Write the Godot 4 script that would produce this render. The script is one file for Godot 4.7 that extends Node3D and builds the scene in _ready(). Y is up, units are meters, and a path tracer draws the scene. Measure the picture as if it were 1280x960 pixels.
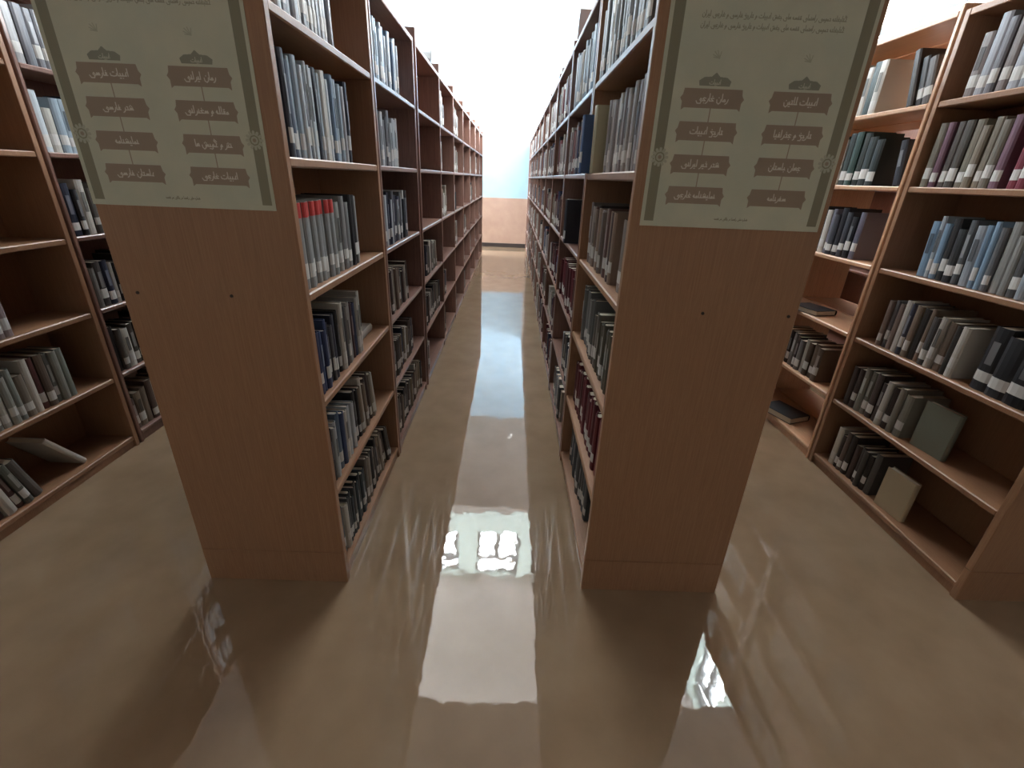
extends Node3D
# A flooded library. The unit of layout is the camera's height above the water, S metres.
const S := 1.45
const FLOOR_Y := -0.12
const CEIL_Y := 4.4
const LANT_Y := 6.2
const LX := 3.2      # half of the roof lantern towards the right wall
const LXL := 2.1     # and towards the left wall
const LZ0 := -3.55
const LZ1 := -7.2
const WALL_FAR := -10.9
const WALL_NEAR := 6.5
const WALL_L := -5.2
const WALL_R := 4.95
const LEVELS := [0.045, 0.285, 0.528, 0.770, 1.020, 1.250]
const NTH := ["first", "second", "third", "fourth", "fifth", "sixth", "seventh", "eighth", "ninth", "tenth", "eleventh", "twelfth", "thirteenth", "fourteenth", "fifteenth", "sixteenth", "seventeenth", "eighteenth", "nineteenth", "twentieth", "twenty-first", "twenty-second", "twenty-third", "twenty-fourth", "twenty-fifth", "twenty-sixth", "twenty-seventh", "twenty-eighth", "twenty-ninth", "thirtieth", "thirty-first", "thirty-second", "thirty-third", "thirty-fourth", "thirty-fifth", "thirty-sixth", "thirty-seventh", "thirty-eighth", "thirty-ninth", "fortieth"]

var rng := RandomNumberGenerator.new()
var used := {}
var mats := {}
var meshes := {}
var M := {}
var far_books: SurfaceTool
var n_books := 0

# ---------------------------------------------------------------- helpers
func numbered(called: String) -> String:
	if not used.has(called):
		used[called] = 0
		return called
	used[called] += 1
	return "%s_%03d" % [called, used[called]]

func thing(called: String, label: String, category: String, at := Vector3.ZERO, group := "") -> Node3D:
	var o := Node3D.new()
	o.name = numbered(called)
	add_child(o)
	o.position = at
	o.set_meta("label", label)
	o.set_meta("category", category)
	if group != "":
		o.set_meta("group", group)
	return o

func part(called: String, mesh: Mesh, m: Material, parent: Node, at := Vector3.ZERO) -> MeshInstance3D:
	var o := MeshInstance3D.new()
	o.name = called
	o.mesh = mesh
	o.material_override = m
	o.position = at
	o.cast_shadow = GeometryInstance3D.SHADOW_CASTING_SETTING_ON
	parent.add_child(o, true)
	return o

func structure(called: String, mesh: Mesh, m: Material, label: String, at := Vector3.ZERO) -> MeshInstance3D:
	var o := part(called, mesh, m, self, at)
	o.set_meta("kind", "structure")
	o.set_meta("label", label)
	return o

func begin() -> SurfaceTool:
	var st := SurfaceTool.new()
	st.begin(Mesh.PRIMITIVE_TRIANGLES)
	st.set_smooth_group(-1)
	return st

func finish(st: SurfaceTool) -> ArrayMesh:
	st.generate_normals()
	return st.commit()

func quad(st: SurfaceTool, a: Vector3, b: Vector3, c: Vector3, d: Vector3) -> void:
	for v in [a, b, c, a, c, d]:
		st.add_vertex(v)

func add_box(st: SurfaceTool, lo: Vector3, hi: Vector3) -> void:
	var p := []
	for i in 8:
		p.append(Vector3(hi.x if i & 1 else lo.x, hi.y if i & 2 else lo.y, hi.z if i & 4 else lo.z))
	quad(st, p[4], p[6], p[7], p[5])
	quad(st, p[1], p[3], p[2], p[0])
	quad(st, p[5], p[7], p[3], p[1])
	quad(st, p[0], p[2], p[6], p[4])
	quad(st, p[2], p[3], p[7], p[6])
	quad(st, p[4], p[5], p[1], p[0])

func hull_faces(st: SurfaceTool, center: Vector3, faces: Array) -> void:
	# each face a convex loop, wound so that it fronts away from the centre
	for f in faces:
		var n: Vector3 = (f[1] - f[0]).cross(f[2] - f[0])
		var c := Vector3.ZERO
		for v in f:
			c += v
		c /= f.size()
		var loop: Array = f.duplicate()
		if n.dot(c - center) > 0.0:
			loop.reverse()
		for i in range(1, loop.size() - 1):
			st.add_vertex(loop[0])
			st.add_vertex(loop[i])
			st.add_vertex(loop[i + 1])

func bevel_box(size: Vector3, b := 0.003) -> ArrayMesh:
	# a box with chamfered edges, centred on its origin
	var key := "%.4f %.4f %.4f %.4f" % [size.x, size.y, size.z, b]
	if meshes.has(key):
		return meshes[key]
	var st := begin()
	var h := size / 2.0
	b = minf(b, minf(h.x, minf(h.y, h.z)) * 0.6)
	var faces := []
	for ax in 3:
		var u := (ax + 1) % 3
		var w := (ax + 2) % 3
		for s in [-1.0, 1.0]:
			var loop := []
			for q in [[-1, -1], [1, -1], [1, 1], [-1, 1]]:
				var v := Vector3.ZERO
				v[ax] = s * h[ax]
				v[u] = q[0] * (h[u] - b)
				v[w] = q[1] * (h[w] - b)
				loop.append(v)
			faces.append(loop)
		for su in [-1.0, 1.0]:
			for sw in [-1.0, 1.0]:
				var e := []
				for q in [[-1, 0], [1, 0], [1, 1], [-1, 1]]:
					var v := Vector3.ZERO
					v[ax] = q[0] * (h[ax] - b)
					v[u] = su * (h[u] - (b if q[1] == 1 else 0.0))
					v[w] = sw * (h[w] - (b if q[1] == 0 else 0.0))
					e.append(v)
				faces.append(e)
	for sx in [-1.0, 1.0]:
		for sy in [-1.0, 1.0]:
			for sz in [-1.0, 1.0]:
				faces.append([Vector3(sx * h.x, sy * (h.y - b), sz * (h.z - b)), Vector3(sx * (h.x - b), sy * h.y, sz * (h.z - b)), Vector3(sx * (h.x - b), sy * (h.y - b), sz * h.z)])
	hull_faces(st, Vector3.ZERO, faces)
	meshes[key] = finish(st)
	return meshes[key]

func board(called: String, lo: Vector3, hi: Vector3, m: Material, parent: Node, b := 0.002) -> MeshInstance3D:
	var a := Vector3(minf(lo.x, hi.x), minf(lo.y, hi.y), minf(lo.z, hi.z))
	var c := Vector3(maxf(lo.x, hi.x), maxf(lo.y, hi.y), maxf(lo.z, hi.z))
	return part(called, bevel_box(c - a, b), m, parent, (a + c) / 2.0)

func flat(color: Color, rough := 0.6, spec := 0.5) -> StandardMaterial3D:
	# colour given as sRGB
	var key := "%s %.2f %.2f" % [color.to_html(), rough, spec]
	if not mats.has(key):
		var m := StandardMaterial3D.new()
		m.albedo_color = color
		m.roughness = rough
		m.metallic_specular = spec
		mats[key] = m
	return mats[key]

func wood(base: Color, dark: Color, seed_: int, rough: float) -> StandardMaterial3D:
	var n := FastNoiseLite.new()
	n.seed = seed_
	n.frequency = 1.0
	n.fractal_octaves = 3
	var w := 512
	var im := Image.create(w, w, false, Image.FORMAT_RGB8)
	for y in w:
		var ya := TAU * y / w
		for x in w:
			var xa := TAU * x / w
			# long streaks along v, closed in v so that the tile repeats
			var s := n.get_noise_3d(22.0 * cos(xa), 22.0 * sin(xa), 0.55 * sin(ya) + 0.5 * cos(ya))
			var f := n.get_noise_3d(60.0 * cos(xa), 60.0 * sin(xa), 2.6 * sin(ya) + 31.0)
			im.set_pixel(x, y, base.lerp(dark, clampf(0.45 + 0.6 * s + 0.5 * f, 0.0, 1.0)))
	var m := StandardMaterial3D.new()
	m.albedo_texture = ImageTexture.create_from_image(im)
	m.uv1_triplanar = true
	m.uv1_world_triplanar = true
	m.uv1_scale = Vector3(1.4, 1.4, 1.4)
	m.roughness = rough
	return m

func noise_paint(c0: Color, c1: Color, freq: float, scale: float, seed_: int, rough: float) -> StandardMaterial3D:
	var n := FastNoiseLite.new()
	n.seed = seed_
	n.frequency = freq
	n.fractal_octaves = 5
	var t := NoiseTexture2D.new()
	t.width = 512
	t.height = 512
	t.seamless = true
	t.noise = n
	var g := Gradient.new()
	g.set_color(0, c0)
	g.set_color(1, c1)
	t.color_ramp = g
	var m := StandardMaterial3D.new()
	m.albedo_texture = t
	m.uv1_triplanar = true
	m.uv1_world_triplanar = true
	m.uv1_scale = Vector3.ONE * scale
	m.roughness = rough
	return m

func wall_mesh(axis: int, at0: float, at1: float, u0: float, u1: float, y0: float, y1: float, holes: Array) -> ArrayMesh:
	# a wall across x (axis 0) or z (axis 2), from at0 to at1 thick, with rectangular holes [u0, u1, y0, y1]
	var us := [u0, u1]
	var ys := [y0, y1]
	for h in holes:
		us.append_array([h[0], h[1]])
		ys.append_array([h[2], h[3]])
	us.sort()
	ys.sort()
	var st := begin()
	for i in us.size() - 1:
		for j in ys.size() - 1:
			if us[i + 1] - us[i] < 0.001 or ys[j + 1] - ys[j] < 0.001:
				continue
			var cu: float = (us[i] + us[i + 1]) / 2.0
			var cy: float = (ys[j] + ys[j + 1]) / 2.0
			var open := false
			for h in holes:
				if cu > h[0] and cu < h[1] and cy > h[2] and cy < h[3]:
					open = true
			if open:
				continue
			if axis == 0:
				add_box(st, Vector3(minf(at0, at1), ys[j], us[i]), Vector3(maxf(at0, at1), ys[j + 1], us[i + 1]))
			else:
				add_box(st, Vector3(us[i], ys[j], minf(at0, at1)), Vector3(us[i + 1], ys[j + 1], maxf(at0, at1)))
	return finish(st)

var window_count := 0
func window(center: Vector3, w: float, h: float, turn: float, energy: float, label: String) -> void:
	# a casement window in its opening, looking out along its own -z; daylight falls in through the glass
	window_count += 1
	var o := Node3D.new()
	o.name = "window_%d" % window_count
	add_child(o)
	o.position = center
	o.rotation.y = turn
	o.set_meta("kind", "structure")
	o.set_meta("label", label)
	var t := 0.055
	for s in [-1.0, 1.0]:
		part("frame_stile", bevel_box(Vector3(t, h, 0.07), 0.004), M.frame, o, Vector3(s * (w - t) / 2.0, 0, 0))
		part("frame_rail", bevel_box(Vector3(w - 2 * t, t, 0.07), 0.004), M.frame, o, Vector3(0, s * (h - t) / 2.0, 0))
	var ty := h * 0.17
	part("transom_bar", bevel_box(Vector3(w - 2 * t, 0.085, 0.07), 0.004), M.frame, o, Vector3(0, ty, 0))
	part("mullion", bevel_box(Vector3(0.1, ty - 0.0425 + h / 2.0 - t, 0.07), 0.004), M.frame, o, Vector3(0, (ty - 0.0425 - h / 2.0 + t) / 2.0, 0))
	var gw := (w - 2 * t - 0.1) / 2.0
	var gh := ty - 0.0425 + h / 2.0 - t
	for s in [-1.0, 1.0]:
		part("pane", bevel_box(Vector3(gw, gh, 0.004), 0.0), M.glass, o, Vector3(s * (gw / 2.0 + 0.05), (ty - 0.0425 - h / 2.0 + t) / 2.0, 0.0))
	var th := h / 2.0 - t - ty - 0.0425
	part("pane", bevel_box(Vector3(w - 2 * t, th, 0.004), 0.0), M.glass, o, Vector3(0, h / 2.0 - t - th / 2.0, 0.0))
	var l := AreaLight3D.new()
	l.name = "window_daylight"
	l.area_size = Vector2(w, h)
	l.area_normalize_energy = false
	l.light_energy = energy
	l.light_color = Color(0.96, 0.985, 1.0)
	l.area_range = 40.0
	l.shadow_enabled = true
	o.add_child(l)
	l.position = Vector3(0, 0, -0.06)
	l.rotation.y = PI

# ---------------------------------------------------------------- setting
func make_materials() -> void:
	M.new_wood = wood(Color8(163, 123, 93), Color8(146, 107, 80), 3, 0.42)
	M.old_wood = wood(Color8(146, 112, 98), Color8(116, 86, 77), 8, 0.32)
	M.lit_old_wood = wood(Color8(218, 174, 138), Color8(192, 148, 116), 17, 0.36)  # the older wood again, with stronger light painted into its colour
	M.wall = noise_paint(Color8(170, 206, 230), Color8(180, 213, 234), 0.01, 0.4, 5, 0.7)
	M.side = noise_paint(Color8(200, 191, 180), Color8(210, 202, 191), 0.01, 0.4, 15, 0.7)
	M.pale = noise_paint(Color8(212, 226, 220), Color8(220, 233, 227), 0.01, 0.4, 6, 0.7)
	M.tan = noise_paint(Color8(184, 153, 136), Color8(197, 167, 149), 0.012, 0.5, 9, 0.45)
	M.ceiling = noise_paint(Color8(156, 149, 145), Color8(165, 158, 154), 0.01, 0.5, 12, 0.9)
	M.frame = flat(Color8(112, 116, 118), 0.5)
	M.skirting = flat(Color8(58, 50, 48), 0.5)
	M.concrete = noise_paint(Color8(120, 105, 90), Color8(140, 125, 108), 0.02, 0.6, 14, 0.8)
	M.metal = flat(Color8(120, 118, 112), 0.35)
	M.page = flat(Color8(214, 204, 184), 0.85)
	M.sticker = flat(Color8(204, 202, 198), 0.7)
	M.screw = flat(Color8(42, 30, 24), 0.5)
	var g := StandardMaterial3D.new()
	g.transparency = BaseMaterial3D.TRANSPARENCY_ALPHA
	g.albedo_color = Color(1, 1, 1, 0.05)
	g.roughness = 0.02
	M.glass = g
	# muddy water: an opaque suspension of silt under a still surface
	var silt := noise_paint(Color8(142, 119, 95), Color8(156, 133, 108), 0.008, 0.35, 21, 0.0)
	# ripples: long swells, broken by small facets where the surface film creases
	var n := FastNoiseLite.new()
	n.seed = 4
	n.frequency = 0.011
	n.fractal_octaves = 3
	var swell := n.get_seamless_image(768, 768)
	var f := FastNoiseLite.new()
	f.seed = 9
	f.noise_type = FastNoiseLite.TYPE_CELLULAR
	f.cellular_return_type = FastNoiseLite.RETURN_DISTANCE
	f.frequency = 0.021
	f.fractal_type = FastNoiseLite.FRACTAL_NONE
	f.domain_warp_enabled = true
	f.domain_warp_amplitude = 12.0
	f.domain_warp_frequency = 0.03
	var crease := f.get_seamless_image(768, 768)
	var both := Image.create(768, 768, false, Image.FORMAT_RF)
	for y in 768:
		for x in 768:
			both.set_pixel(x, y, Color(0.5 * swell.get_pixel(x, y).r + 0.5 * crease.get_pixel(x, y).r, 0, 0))
	var t := ImageTexture.create_from_image(both)
	silt.uv1_triplanar = false
	silt.uv1_world_triplanar = false
	silt.uv1_scale = Vector3(0.9, 0.9, 0.9)
	silt.heightmap_enabled = true
	silt.heightmap_texture = t
	silt.heightmap_scale = 0.032
	silt.metallic_specular = 0.66
	M.water = silt

func build_room() -> void:
	var st := begin()
	add_box(st, Vector3(WALL_L - 0.2, FLOOR_Y - 0.2, WALL_FAR - 0.2), Vector3(WALL_R + 0.2, FLOOR_Y, WALL_NEAR + 0.2))
	structure("floor", finish(st), M.concrete, "library floor under the flood water")
	st = begin()
	st.set_smooth_group(-1)
	for v in [Vector2(0, 0), Vector2(1, 0), Vector2(1, 1), Vector2(0, 0), Vector2(1, 1), Vector2(0, 1)]:
		var wx := lerpf(WALL_L, WALL_R, v.x)
		var wz := lerpf(WALL_FAR + 0.03, WALL_NEAR, v.y)
		st.set_uv(Vector2(wx, wz))
		st.set_normal(Vector3.UP)
		st.add_vertex(Vector3(wx, 0.0, wz))
	var water := part("flood_water", st.commit(), M.water, self)
	water.set_meta("kind", "stuff")
	water.set_meta("label", "murky brown flood water covering the whole library floor")
	water.set_meta("category", "water")
	# walls
	var side_r := [[-10.5, -9.2, 2.6, 4.0], [-8.0, -6.2, 2.4, 4.0]]
	var side_l := [[-10.5, -9.2, 2.6, 4.0]]
	structure("wall_far", wall_mesh(2, WALL_FAR - 0.2, WALL_FAR, WALL_L - 0.2, WALL_R + 0.2, 1.04, CEIL_Y, []), M.wall, "pale blue painted end wall above the tan wainscot")
	structure("wall_wainscot_far", wall_mesh(2, WALL_FAR - 0.2, WALL_FAR + 0.012, WALL_L, WALL_R, FLOOR_Y, 1.04, []), M.tan, "tan wainscot along the foot of the end wall")
	structure("baseboard_far", wall_mesh(2, WALL_FAR + 0.012, WALL_FAR + 0.028, WALL_L, WALL_R, FLOOR_Y, 0.085, []), M.skirting, "dark skirting just above the water at the end wall")
	structure("wall_right", wall_mesh(0, WALL_R, WALL_R + 0.2, WALL_FAR - 0.2, WALL_NEAR + 0.2, FLOOR_Y, CEIL_Y, side_r), M.side, "pale cream side wall behind the outer bookcases")
	structure("wall_left", wall_mesh(0, WALL_L - 0.2, WALL_L, WALL_FAR - 0.2, WALL_NEAR + 0.2, FLOOR_Y, CEIL_Y, side_l), M.side, "pale cream side wall beyond the bookcases")
	var near := []
	structure("wall_near", wall_mesh(2, WALL_NEAR, WALL_NEAR + 0.2, WALL_L - 0.2, WALL_R + 0.2, FLOOR_Y, CEIL_Y, near), M.side, "pale wall opposite the poster panels")
	# ceiling with the raised lantern
	st = begin()
	var x0 := WALL_L - 0.2
	var x1 := WALL_R + 0.2
	add_box(st, Vector3(x0, CEIL_Y, WALL_FAR - 0.2), Vector3(x1, CEIL_Y + 0.15, LZ1))
	add_box(st, Vector3(x0, CEIL_Y, LZ0), Vector3(x1, CEIL_Y + 0.15, WALL_NEAR + 0.2))
	add_box(st, Vector3(x0, CEIL_Y, LZ1), Vector3(-LXL, CEIL_Y + 0.15, LZ0))
	add_box(st, Vector3(LX, CEIL_Y, LZ1), Vector3(x1, CEIL_Y + 0.15, LZ0))
	structure("ceiling", finish(st), M.ceiling, "grey plaster ceiling around the raised lantern")
	st = begin()
	add_box(st, Vector3(-LXL - 0.2, LANT_Y, LZ1 - 0.2), Vector3(LX + 0.2, LANT_Y + 0.15, LZ0 + 0.2))
	structure("ceiling_lantern", finish(st), M.ceiling, "high grey ceiling of the roof lantern")
	var holes := []
	for k in range(-1, 3):
		holes.append([-0.06 + k * 1.22 - 0.42, -0.06 + k * 1.22 + 0.42, 5.0, 6.12])
	structure("wall_lantern_far", wall_mesh(2, LZ1 - 0.2, LZ1, -LXL - 0.2, LX + 0.2, CEIL_Y + 0.15, LANT_Y, holes), M.pale, "pale lantern wall with a row of windows")
	structure("wall_lantern_near", wall_mesh(2, LZ0, LZ0 + 0.2, -LXL - 0.2, LX + 0.2, CEIL_Y + 0.15, LANT_Y, holes), M.pale, "pale lantern wall with a row of windows")
	for h in holes:
		window(Vector3((h[0] + h[1]) / 2.0, 5.56, LZ1 - 0.08), 0.84, 1.12, 0.0, W_FAR, "high lantern window in the pale wall")
	for h in holes:
		window(Vector3((h[0] + h[1]) / 2.0, 5.56, LZ0 + 0.08), 0.84, 1.12, PI, W_NEAR, "high lantern window in the pale wall")
	var sh := []
	for z in [-4.55, -5.6, -6.5]:
		sh.append([z - 0.36, z + 0.36, 5.0, 6.12])
	for s in [-1.0, 1.0]:
		structure("wall_lantern_right" if s > 0 else "wall_lantern_left", wall_mesh(0, LX if s > 0 else -LXL, LX + 0.2 if s > 0 else -LXL - 0.2, LZ1, LZ0, CEIL_Y + 0.15, LANT_Y, sh), M.pale, "pale lantern side wall with windows")
		for h in sh:
			window(Vector3(LX + 0.08 if s > 0 else -LXL - 0.08, 5.56, (h[0] + h[1]) / 2.0), 0.72, 1.12, -s * PI / 2.0, W_SIDE, "lantern side window")
	for h in side_r:
		window(Vector3(WALL_R + 0.08, (h[2] + h[3]) / 2.0, (h[0] + h[1]) / 2.0), h[1] - h[0], h[3] - h[2], -PI / 2.0, W_RIGHT, "high window in the side wall")
	for h in side_l:
		window(Vector3(WALL_L - 0.08, 3.3, (h[0] + h[1]) / 2.0), 1.3, 1.4, PI / 2.0, W_LEFT, "high window in the side wall")

# ---------------------------------------------------------------- bookcases
func plinth_and_shelves(o: Node3D, xa: float, xb: float, za: float, zb: float, m: Material, thick: float, back: bool, top: float, levels: Array) -> void:
	# one bay between two uprights (za near, zb far, both negative z): boards on both sides of the middle
	var mid := (xa + xb) / 2.0
	for side in 2:
		var x0 := xa if side == 0 else mid + 0.007
		var x1 := mid - 0.007 if side == 0 else xb
		for y in levels:
			board("shelf", Vector3(x0 + 0.002, y * S - thick, za), Vector3(x1 - 0.002, y * S, zb), m, o, 0.004)
		board("top_board", Vector3(x0, top - thick, za), Vector3(x1, top, zb), m, o, 0.003)
		var px := x0 + 0.02 if side == 0 else x1 - 0.02
		board("plinth", Vector3(px - 0.009, FLOOR_Y, za), Vector3(px + 0.009, LEVELS[0] * S - thick, zb), m, o)
	if back:
		board("back_panel", Vector3(mid - 0.006, FLOOR_Y, za), Vector3(mid + 0.006, top - thick, zb), m, o, 0.001)

func new_unit(xa: float, xb: float, z_far: float, label: String) -> void:
	# the light beech bay that closes each row: a broad end panel, one bay and an upright
	var z0 := -0.907 * S
	var z1 := -z_far * S
	var o := thing("bookcase", label, "bookcase", Vector3.ZERO, "light end bookcases")
	var top := 1.47 * S
	board("end_panel", Vector3(xa, 0.1 * S + 0.001, z0), Vector3(xb, top, z0 - 0.027), M.new_wood, o, 0.0025)
	board("kick_panel", Vector3(xa, FLOOR_Y, z0 - 0.0006), Vector3(xb, 0.1 * S - 0.001, z0 - 0.027), M.new_wood, o, 0.002)
	board("upright", Vector3(xa, FLOOR_Y, z1 + 0.025), Vector3(xb, top, z1), M.new_wood, o, 0.002)
	plinth_and_shelves(o, xa, xb, z0 - 0.027, z1 + 0.025, M.new_wood, 0.025, true, top, LEVELS)

func old_run(xa: float, xb: float, bounds: Array, back: bool, label: String, posts_top: float, m: Material = M.old_wood) -> void:
	var o := thing("bookcase", label, "bookcase", Vector3.ZERO, "reddish older bookcases")
	var top := 1.475 * S
	for i in bounds.size():
		var z: float = -bounds[i] * S
		board("upright", Vector3(xa, FLOOR_Y, z + 0.011), Vector3(xb, posts_top, z - 0.011), m, o, 0.004)
		if i + 1 < bounds.size():
			plinth_and_shelves(o, xa, xb, z - 0.011, -bounds[i + 1] * S + 0.011, m, 0.022, back, top, LEVELS)

# ---------------------------------------------------------------- books
func spine_profile(w: float, d: float) -> Array:
	var r := minf(0.006, w * 0.22)
	var f := d / 2.0 - r
	return [Vector2(f, w / 2), Vector2(f + r * 0.75, w * 0.3), Vector2(f + r, 0), Vector2(f + r * 0.75, -w * 0.3), Vector2(f, -w / 2)]

func cover_mesh(w: float, h: float, d: float) -> ArrayMesh:
	var t := minf(0.0026, w * 0.14)
	var outer := [Vector2(-d / 2, w / 2)] + spine_profile(w, d) + [Vector2(-d / 2, -w / 2)]
	var inner := []
	var sp := spine_profile(w - 2 * t, d - 2 * t)
	inner.append(Vector2(-d / 2, w / 2 - t))
	inner.append_array(sp)
	inner.append(Vector2(-d / 2, -w / 2 + t))
	var st := begin()
	for i in outer.size() - 1:
		var a: Vector2 = outer[i]
		var b: Vector2 = outer[i + 1]
		var c: Vector2 = inner[i]
		var e: Vector2 = inner[i + 1]
		quad(st, Vector3(a.x, 0, a.y), Vector3(a.x, h, a.y), Vector3(b.x, h, b.y), Vector3(b.x, 0, b.y))
		quad(st, Vector3(e.x, 0, e.y), Vector3(e.x, h, e.y), Vector3(c.x, h, c.y), Vector3(c.x, 0, c.y))
		quad(st, Vector3(a.x, h, a.y), Vector3(c.x, h, c.y), Vector3(e.x, h, e.y), Vector3(b.x, h, b.y))
		quad(st, Vector3(b.x, 0, b.y), Vector3(e.x, 0, e.y), Vector3(c.x, 0, c.y), Vector3(a.x, 0, a.y))
	for s in [1.0, -1.0]:
		var a := Vector3(-d / 2, 0, s * w / 2)
		var c := Vector3(-d / 2, 0, s * (w / 2 - t))
		if s > 0:
			quad(st, c, c + Vector3(0, h, 0), a + Vector3(0, h, 0), a)
		else:
			quad(st, a, a + Vector3(0, h, 0), c + Vector3(0, h, 0), c)
	return finish(st)

func spine_strip(w: float, d: float, y0: float, y1: float, share: float) -> ArrayMesh:
	# paper stuck round the spine
	var pr := spine_profile(w, d)
	var st := begin()
	var e := 0.0007
	for i in pr.size() - 1:
		var a := Vector2(pr[i].x + e, pr[i].y * share)
		var b := Vector2(pr[i + 1].x + e, pr[i + 1].y * share)
		if share < 0.9:
			a.x = d / 2.0 + e
			b.x = d / 2.0 + e
		quad(st, Vector3(a.x, y0, a.y), Vector3(a.x, y1, a.y), Vector3(b.x, y1, b.y), Vector3(b.x, y0, b.y))
	var o := pr[0].x as float
	for s in [1.0, -1.0]:
		var a := Vector3((d / 2.0 if share < 0.9 else o) + e, y0, s * w / 2 * share)
		var b := a - Vector3(e + 0.0002, 0, 0)
		if s > 0:
			quad(st, b, b + Vector3(0, y1 - y0, 0), a + Vector3(0, y1 - y0, 0), a)
		else:
			quad(st, a, a + Vector3(0, y1 - y0, 0), b + Vector3(0, y1 - y0, 0), b)
	return finish(st)

func color_word(c: Color) -> String:
	var v := c.v
	if c.s < 0.16:
		return "black" if v < 0.22 else "charcoal" if v < 0.36 else "grey" if v < 0.62 else "pale grey" if v < 0.78 else "white"
	var h := c.h * 360.0
	if h < 18 or h > 330:
		return "dark maroon" if v < 0.36 else "maroon" if v < 0.55 else "red"
	if h < 50:
		return "dark brown" if v < 0.35 else "brown" if v < 0.55 else "tan" if v < 0.75 else "cream"
	if h < 80:
		return "olive"
	if h < 170:
		return "dark green" if v < 0.4 else "green"
	if h < 260:
		return "navy" if v < 0.38 else "blue" if v < 0.62 else "pale blue"
	return "purple"

func size_word(w: float, h: float) -> String:
	if w > 0.042:
		return "thick"
	if w < 0.017:
		return "slim"
	return "tall" if h > 0.255 else "short" if h < 0.215 else "plain"

func book_parts(o: Node3D, w: float, h: float, d: float, c: Color, sticker: bool, o_: Dictionary) -> void:
	part("cover", cover_mesh(w, h, d), flat(c, o_.get("rough", 0.5)), o)
	var t := minf(0.0026, w * 0.14)
	part("pages", bevel_box(Vector3(d - 0.012, h - 0.007, w - 2 * t - 0.0006), 0.001), M.page, o, Vector3(-0.003, h / 2.0, 0))
	if sticker:
		var y0: float = o_.get("label_y", 0.022)
		part("spine_label", spine_strip(w, d, y0, y0 + o_.get("label_h", 0.042), 0.98), M.sticker, o)
	if o_.has("band"):
		part("spine_band", spine_strip(w, d, h * 0.83, h - 0.001, 1.0), flat(o_.band, 0.5), o)
	if o_.has("title") and w > 0.014:
		part("spine_title", spine_strip(w, d, h * 0.42, h * 0.78, 0.42), flat(o_.title, 0.6), o)

var stock := []
var eye: Transform3D

func on_picture(p: Vector3) -> Vector2:
	var q := eye.affine_inverse() * p
	if q.z > -0.05:
		return Vector2(-9999, -9999)
	return Vector2(640 - 576.6 * q.x / q.z, 480 + 576.6 * q.y / q.z)

func seen_size(at: Transform3D, w: float, h: float, d: float) -> float:
	# how large the spine shows in the photograph, in square pixels
	var c := on_picture(at * Vector3(d / 2, h / 2, 0))
	if c.x < -15 or c.x > 1295 or c.y < -40 or c.y > 1000:
		return 0.0
	var a := on_picture(at * Vector3(d / 2, 0, -w / 2))
	var b := on_picture(at * Vector3(d / 2, 0, w / 2))
	var e := on_picture(at * Vector3(d / 2, h, -w / 2))
	return absf((b - a).cross(e - a))

func shelve_books(most: int) -> void:
	var order := stock.duplicate()
	order.sort_custom(func(p, q): return p.seen > q.seen)
	for i in order.size():
		order[i].apart = i < most
	for s in stock:
		if s.apart:
			var o := thing("book", s.label, "book", Vector3.ZERO, "books on the " + s.row)
			o.transform = s.at
			book_parts(o, s.w, s.h, s.d, s.c, s.sticker, s.o)
			n_books += 1
		else:
			far_book(s)

func far_book(s: Dictionary) -> void:
	append_tinted(cover_mesh(s.w, s.h, s.d), s.at, s.c.srgb_to_linear())
	var t := minf(0.0026, s.w * 0.14)
	append_tinted(bevel_box(Vector3(s.d - 0.012, s.h - 0.007, s.w - 2 * t - 0.0006), 0.001), s.at * Transform3D(Basis.IDENTITY, Vector3(-0.003, s.h / 2.0, 0)), M.page.albedo_color.srgb_to_linear())
	if s.sticker:
		append_tinted(spine_strip(s.w, s.d, s.o.label_y, s.o.label_y + s.o.label_h, 0.98), s.at, M.sticker.albedo_color.srgb_to_linear())
	if s.o.has("title"):
		append_tinted(spine_strip(s.w, s.d, s.h * 0.42, s.h * 0.78, 0.42), s.at, s.o.title.srgb_to_linear())

func append_tinted(m: ArrayMesh, at: Transform3D, c: Color) -> void:
	var a := m.surface_get_arrays(0)
	var v: PackedVector3Array = a[Mesh.ARRAY_VERTEX]
	var n: PackedVector3Array = a[Mesh.ARRAY_NORMAL]
	for i in v.size():
		far_books.set_color(c)
		far_books.set_normal((at.basis * n[i]).normalized())
		far_books.add_vertex(at * v[i])

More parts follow.
